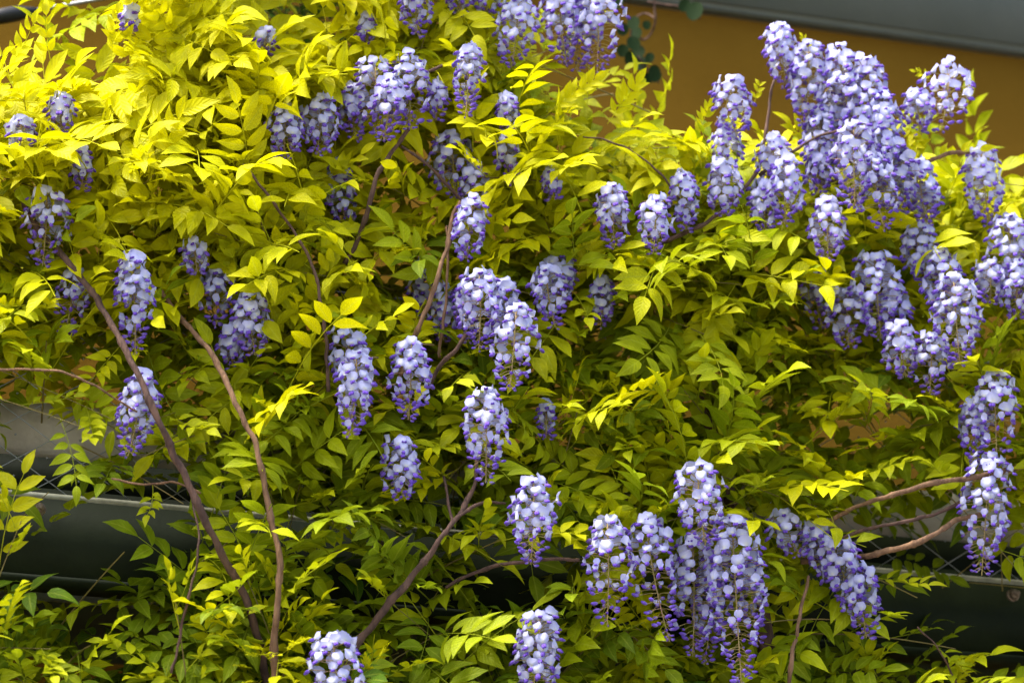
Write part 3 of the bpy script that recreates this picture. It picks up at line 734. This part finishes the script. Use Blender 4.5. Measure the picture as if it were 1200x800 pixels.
# the mass of shoots, spread evenly with thinner places
pts_done = []
def far_enough(x, y, dmin):
    for (a, b) in pts_done:
        if (a - x) ** 2 + (b - y) ** 2 < dmin * dmin: return False
    return True
r = random.Random(21)
for tries in range(9000):
    x, y = r.uniform(-230, 1430), r.uniform(-130, 930)
    dn = dens(x, y)
    if dn <= 0 or y < inter(x, TOPX, TOPY) + 10 or r.random() > dn: continue
    edge = not (-40 < x < 1240 and -40 < y < 840)
    if not far_enough(x, y, (75 if edge else inter(y, [0, 300, 450, 800], [41, 44, 54, 57])) / math.sqrt(max(dn, 0.3))): continue
    pts_done.append((x, y)); add_shoot(x, y, r, dd=r.uniform(-0.03, 0.05))
# deeper layer that closes the mass; tinted darker green to paint shade into gaps
r = random.Random(33)
deep_n = 0
for tries in range(2600):
    x, y = r.uniform(-230, 1430), r.uniform(-130, 930)
    dn = dens(x, y + 0)
    if y < 455 and y > 300: dn = 1
    if r.random() > dn * inter(y, [150, 300, 420, 800], [0.85, 0.7, 0.65, 0.65 if 190 < x < 1020 else 0.4]) or y < inter(x, TOPX, TOPY) + 30: continue
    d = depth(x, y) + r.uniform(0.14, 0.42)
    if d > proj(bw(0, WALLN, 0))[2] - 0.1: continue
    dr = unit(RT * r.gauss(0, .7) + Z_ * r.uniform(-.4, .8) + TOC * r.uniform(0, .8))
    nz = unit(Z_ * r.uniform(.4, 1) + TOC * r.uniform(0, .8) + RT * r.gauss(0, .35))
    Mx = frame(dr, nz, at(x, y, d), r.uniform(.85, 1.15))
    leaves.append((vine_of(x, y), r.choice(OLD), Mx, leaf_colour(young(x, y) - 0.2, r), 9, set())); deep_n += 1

for vi, v in enumerate(vroot):
    base = np.array(v.location); B = np.eye(4); B[:3, 3] = -base
    mine = sorted([q for q in leaves if q[0] == vi], key=lambda q: q[4])
    nleaflet = 0; rest = []
    for k, (_, tpl, Mx, colr, rank, cut) in enumerate(mine):
        if k < 300 and rank < 4:
            M = B @ Mx
            if nleaflet < 300 or cut:
                o = obj('leaf', tpl['stalk'], v, M); o.color = colr
                if nleaflet < 300:
                    for i, (li, ml) in enumerate(tpl['lf']):
                        if i in cut: continue
                        c = obj('leaflet', LEAFLET_ME[li], o, ml); c.color = colr; nleaflet += 1
                else:
                    keepi = [i for i in range(len(tpl['lf'])) if i not in cut]
                    V = []; T = []; P = []; n0 = 0
                    sv = np.empty(len(tpl['stalk'].vertices) * 3, np.float32); tpl['stalk'].vertices.foreach_get('co', sv); sv = sv.reshape(-1, 3)
                    V.append(sv); T.append(tpl['T'][:sum(1 for t in tpl['T'] if t.max() < len(sv))]); P.append(np.tile([.5, .02, 0], (len(sv), 1))); n0 = len(sv)
                    for i in keepi:
                        lv, lt, lp = LEAFLETS[tpl['lf'][i][0]]; ml = tpl['lf'][i][1]
                        V.append(lv @ ml[:3, :3].T + ml[:3, 3]); T.append(lt + n0); P.append(lp); n0 += len(lv)
                    o.data = np_mesh('leaf', np.concatenate(V), np.concatenate(T), [M_leaf], par=np.concatenate(P))
            else:
                o = obj('leaf', tpl['me'], v, M); o.color = colr
        else: rest.append((tpl, Mx, colr, cut))
    V = []; T = []; P = []; C = []; n0 = 0
    for tpl, Mx, colr, cut in rest:
        for i, (li, ml) in enumerate(tpl['lf']):
            if i in cut: continue
            lv, lt, lp = LEAFLETS[li]; M = Mx @ ml
            V.append(lv @ M[:3, :3].T + M[:3, 3] - base); T.append(lt + n0); P.append(lp); C.append(np.tile(colr, (len(lv), 1))); n0 += len(lv)
    if V:
        tag(obj('foliage', np_mesh('foliage', np.concatenate(V), np.concatenate(T), [M_leafs], par=np.concatenate(P), tint=np.concatenate(C)), v), kind='stuff')
    for pts, rad, yv in shoots[vi]:
        tb = TB(); tb.tube(pts, np.linspace(rad, rad * 0.55, len(pts)), 5, False)
        obj('shoot', tb.mesh('shoot', [M_twig], True, base), v)

# ------------------------------------------------------------------ flower clusters as parts of their vine
order = sorted(range(len(clusters)), key=lambda i: -clusters[i]['Lp'] * clusters[i]['Wp'] * clusters[i]['show'])
nb = [0] * 5
for i in order:
    c = clusters[i]; v = vroot[c['v']]; base = np.array(v.location)
    tb = TB()
    P = np.array([c['ap'](t) for t in np.linspace(0, 1, 8)])
    bz = 1 if c['py'] > inter(c['px'], TOPX, TOPY) + 45 else -1.2
    back = np.array([1, 1, bz]) * np.array([[0, .10, .035], [0, .05, .022], [0, .012, .008]]) + np.array([[rng.uniform(-.04, .04), 0, 0], [rng.uniform(-.01, .01), 0, 0], [0, 0, 0]])
    P = np.concatenate([back, P])
    tb.tube(P, np.linspace(0.0017, 0.0009, len(P)), 5, False)
    for kind, Mx, p0, pos in c['bl']:
        mid = (p0 + pos) / 2 + np.array([0, 0, 0.002])
        tb.tube([p0, mid, pos + Mx[:3, 0] * 0.002], [0.0007, 0.0006, 0.0010], 3, False)
    o = obj('flower_cluster', tb.mesh('flower_cluster', [M_stalk]), v); o.location = Vector(c['top'] - base)
    o['label'] = 'hanging cluster of pale lilac wisteria flowers with violet buds'
    if nb[c['v']] + len(c['bl']) <= 320:
        nb[c['v']] += len(c['bl'])
        for kind, Mx, p0, pos in c['bl']:
            obj('blossom' if kind < 4 else 'bud', BL_ME[kind], o, Mx)
    else:
        V = []; T = []; Pp = []; MI = []; n0 = 0
        for kind, Mx, p0, pos in c['bl']:
            bv, bt, bp_, bm = BL[kind]
            V.append(bv @ Mx[:3, :3].T + Mx[:3, 3]); T.append(bt + n0); Pp.append(bp_); MI.append(bm); n0 += len(bv)
        tag(obj('blossoms', np_mesh('blossoms', np.concatenate(V), np.concatenate(T), [M_banner, M_wing], par=np.concatenate(Pp), mi=np.concatenate(MI)), o), kind='stuff')

# ------------------------------------------------------------------ trailing plant with dark round leaves below the grey beam
hr_d = 7.62
tr_root = empty('trailing_plant', at(768, -2, hr_d)); tag(tr_root, 'dark round-leaved trailing plant hanging down from the grey beam', 'plant')
M_dark = mat_plain('dark_leaf', (0.008, 0.020, 0.004), (0.014, 0.034, 0.006), scale=20, rough=0.6, bump=0, spec=0.1)
def px_tube(pts, rad, name, root, mat, d):
    tb = TB(); tb.tube(smooth_poly([at(x, y, d + 0.02 * math.sin(x * .3)) for x, y in pts], 5), rad, 6)
    return obj(name, tb.mesh(name, [mat], True, root.location), root)
px_tube([(768, -14), (767, 10), (768, 24), (764, 38), (754, 47), (744, 40), (742, 52), (750, 70), (764, 88), (772, 97)], 0.0022, 'stem', tr_root, M_darkbark, hr_d)
px_tube([(768, 22), (756, 16), (744, 22), (740, 34), (738, 50)], 0.0018, 'stem', tr_root, M_darkbark, hr_d)
px_tube([(758, 2), (780, 6), (800, 8), (814, 10), (820, 22)], 0.0022, 'stem', tr_root, M_darkbark, hr_d)
r = random.Random(9)
def round_leaf():
    V = [(0, 0, 0)]; T = []
    for j in range(12):
        a = 2 * math.pi * j / 12
        rr = 0.5 * (1 + 0.12 * math.cos(a))
        V.append((0.42 + rr * math.cos(a), rr * 0.92 * math.sin(a), 0.10 * abs(math.sin(a)) - 0.08 * math.cos(a)))
    V[0] = (0.42, 0, 0)
    for j in range(12): T.append((0, 1 + j, 1 + (j + 1) % 12))
    return np_mesh('leaf', V, T, [M_dark])
RL = round_leaf()
for x, y, s in [(743, 28, 15), (733, 36, 14), (746, 40, 13), (740, 52, 16), (732, 60, 14), (748, 62, 14), (744, 70, 17), (762, 68, 11), (753, 76, 16), (764, 84, 13), (771, 90, 15), (758, 92, 12), (818, 14, 20), (806, 8, 14), (722, 2, 18), (757, 30, 10)]:
    dv = unit(RT * r.uniform(-.6, .6) - Z_ * 1 + TOC * r.uniform(0, .4))
    obj('leaf', RL, tr_root, frame(dv, TOC + RT * r.uniform(-.5, .5) + Z_ * .2, at(x, y - s * .5, hr_d - 0.015 + r.uniform(-.02, .02)) - np.array(tr_root.location), s * hr_d / FPX * 1.15))

# ------------------------------------------------------------------ dark green climber behind, at the top
dr_root = empty('green_climber', at(335, 200, 7.32)); tag(dr_root, 'dark green small-leaved climber on the wall behind the golden leaves', 'climber')
for k in range(6):
    tb = TB(); tb.tube(smooth_poly([at(335, 200, 7.32), at(320 + k * 8, 90, 7.3), at(285 + k * 22, 20, 7.28), at(270 + k * 28, -70, 7.3)], 5), np.linspace(0.004, 0.0015, 16), 5)
    obj('stem', tb.mesh('stem', [M_twig], True, dr_root.location), dr_root)
V = []; T = []; P = []; C = []; n0 = 0
r = random.Random(77)
for k in range(900):
    x, y = r.gauss(340, 55), r.uniform(-90, 75)
    if not 260 < x < 440: continue
    p = at(x, y, 7.3 + r.uniform(-.07, .12)) - np.array(dr_root.location)
    Mx = frame(unit([r.gauss(0, 1), r.gauss(0, .6), r.uniform(-.8, .5)]), Z_ + TOC * .6 + RT * r.gauss(0, .4), p, r.uniform(.022, .040))
    lv, lt, lp = LEAFLETS[k % 5]
    V.append(lv @ Mx[:3, :3].T + Mx[:3, 3]); T.append(lt + n0); P.append(lp); C.append(np.tile(leaf_colour(-.05, r), (len(lv), 1))); n0 += len(lv)
tag(obj('foliage', np_mesh('foliage', np.concatenate(V), np.concatenate(T), [M_leafs], par=np.concatenate(P), tint=np.concatenate(C)), dr_root), kind='stuff')
print('leaves', len(leaves), 'deep', deep_n, 'shoots', sum(map(len, shoots)), 'clusters', len(clusters), 'blossoms', nb)
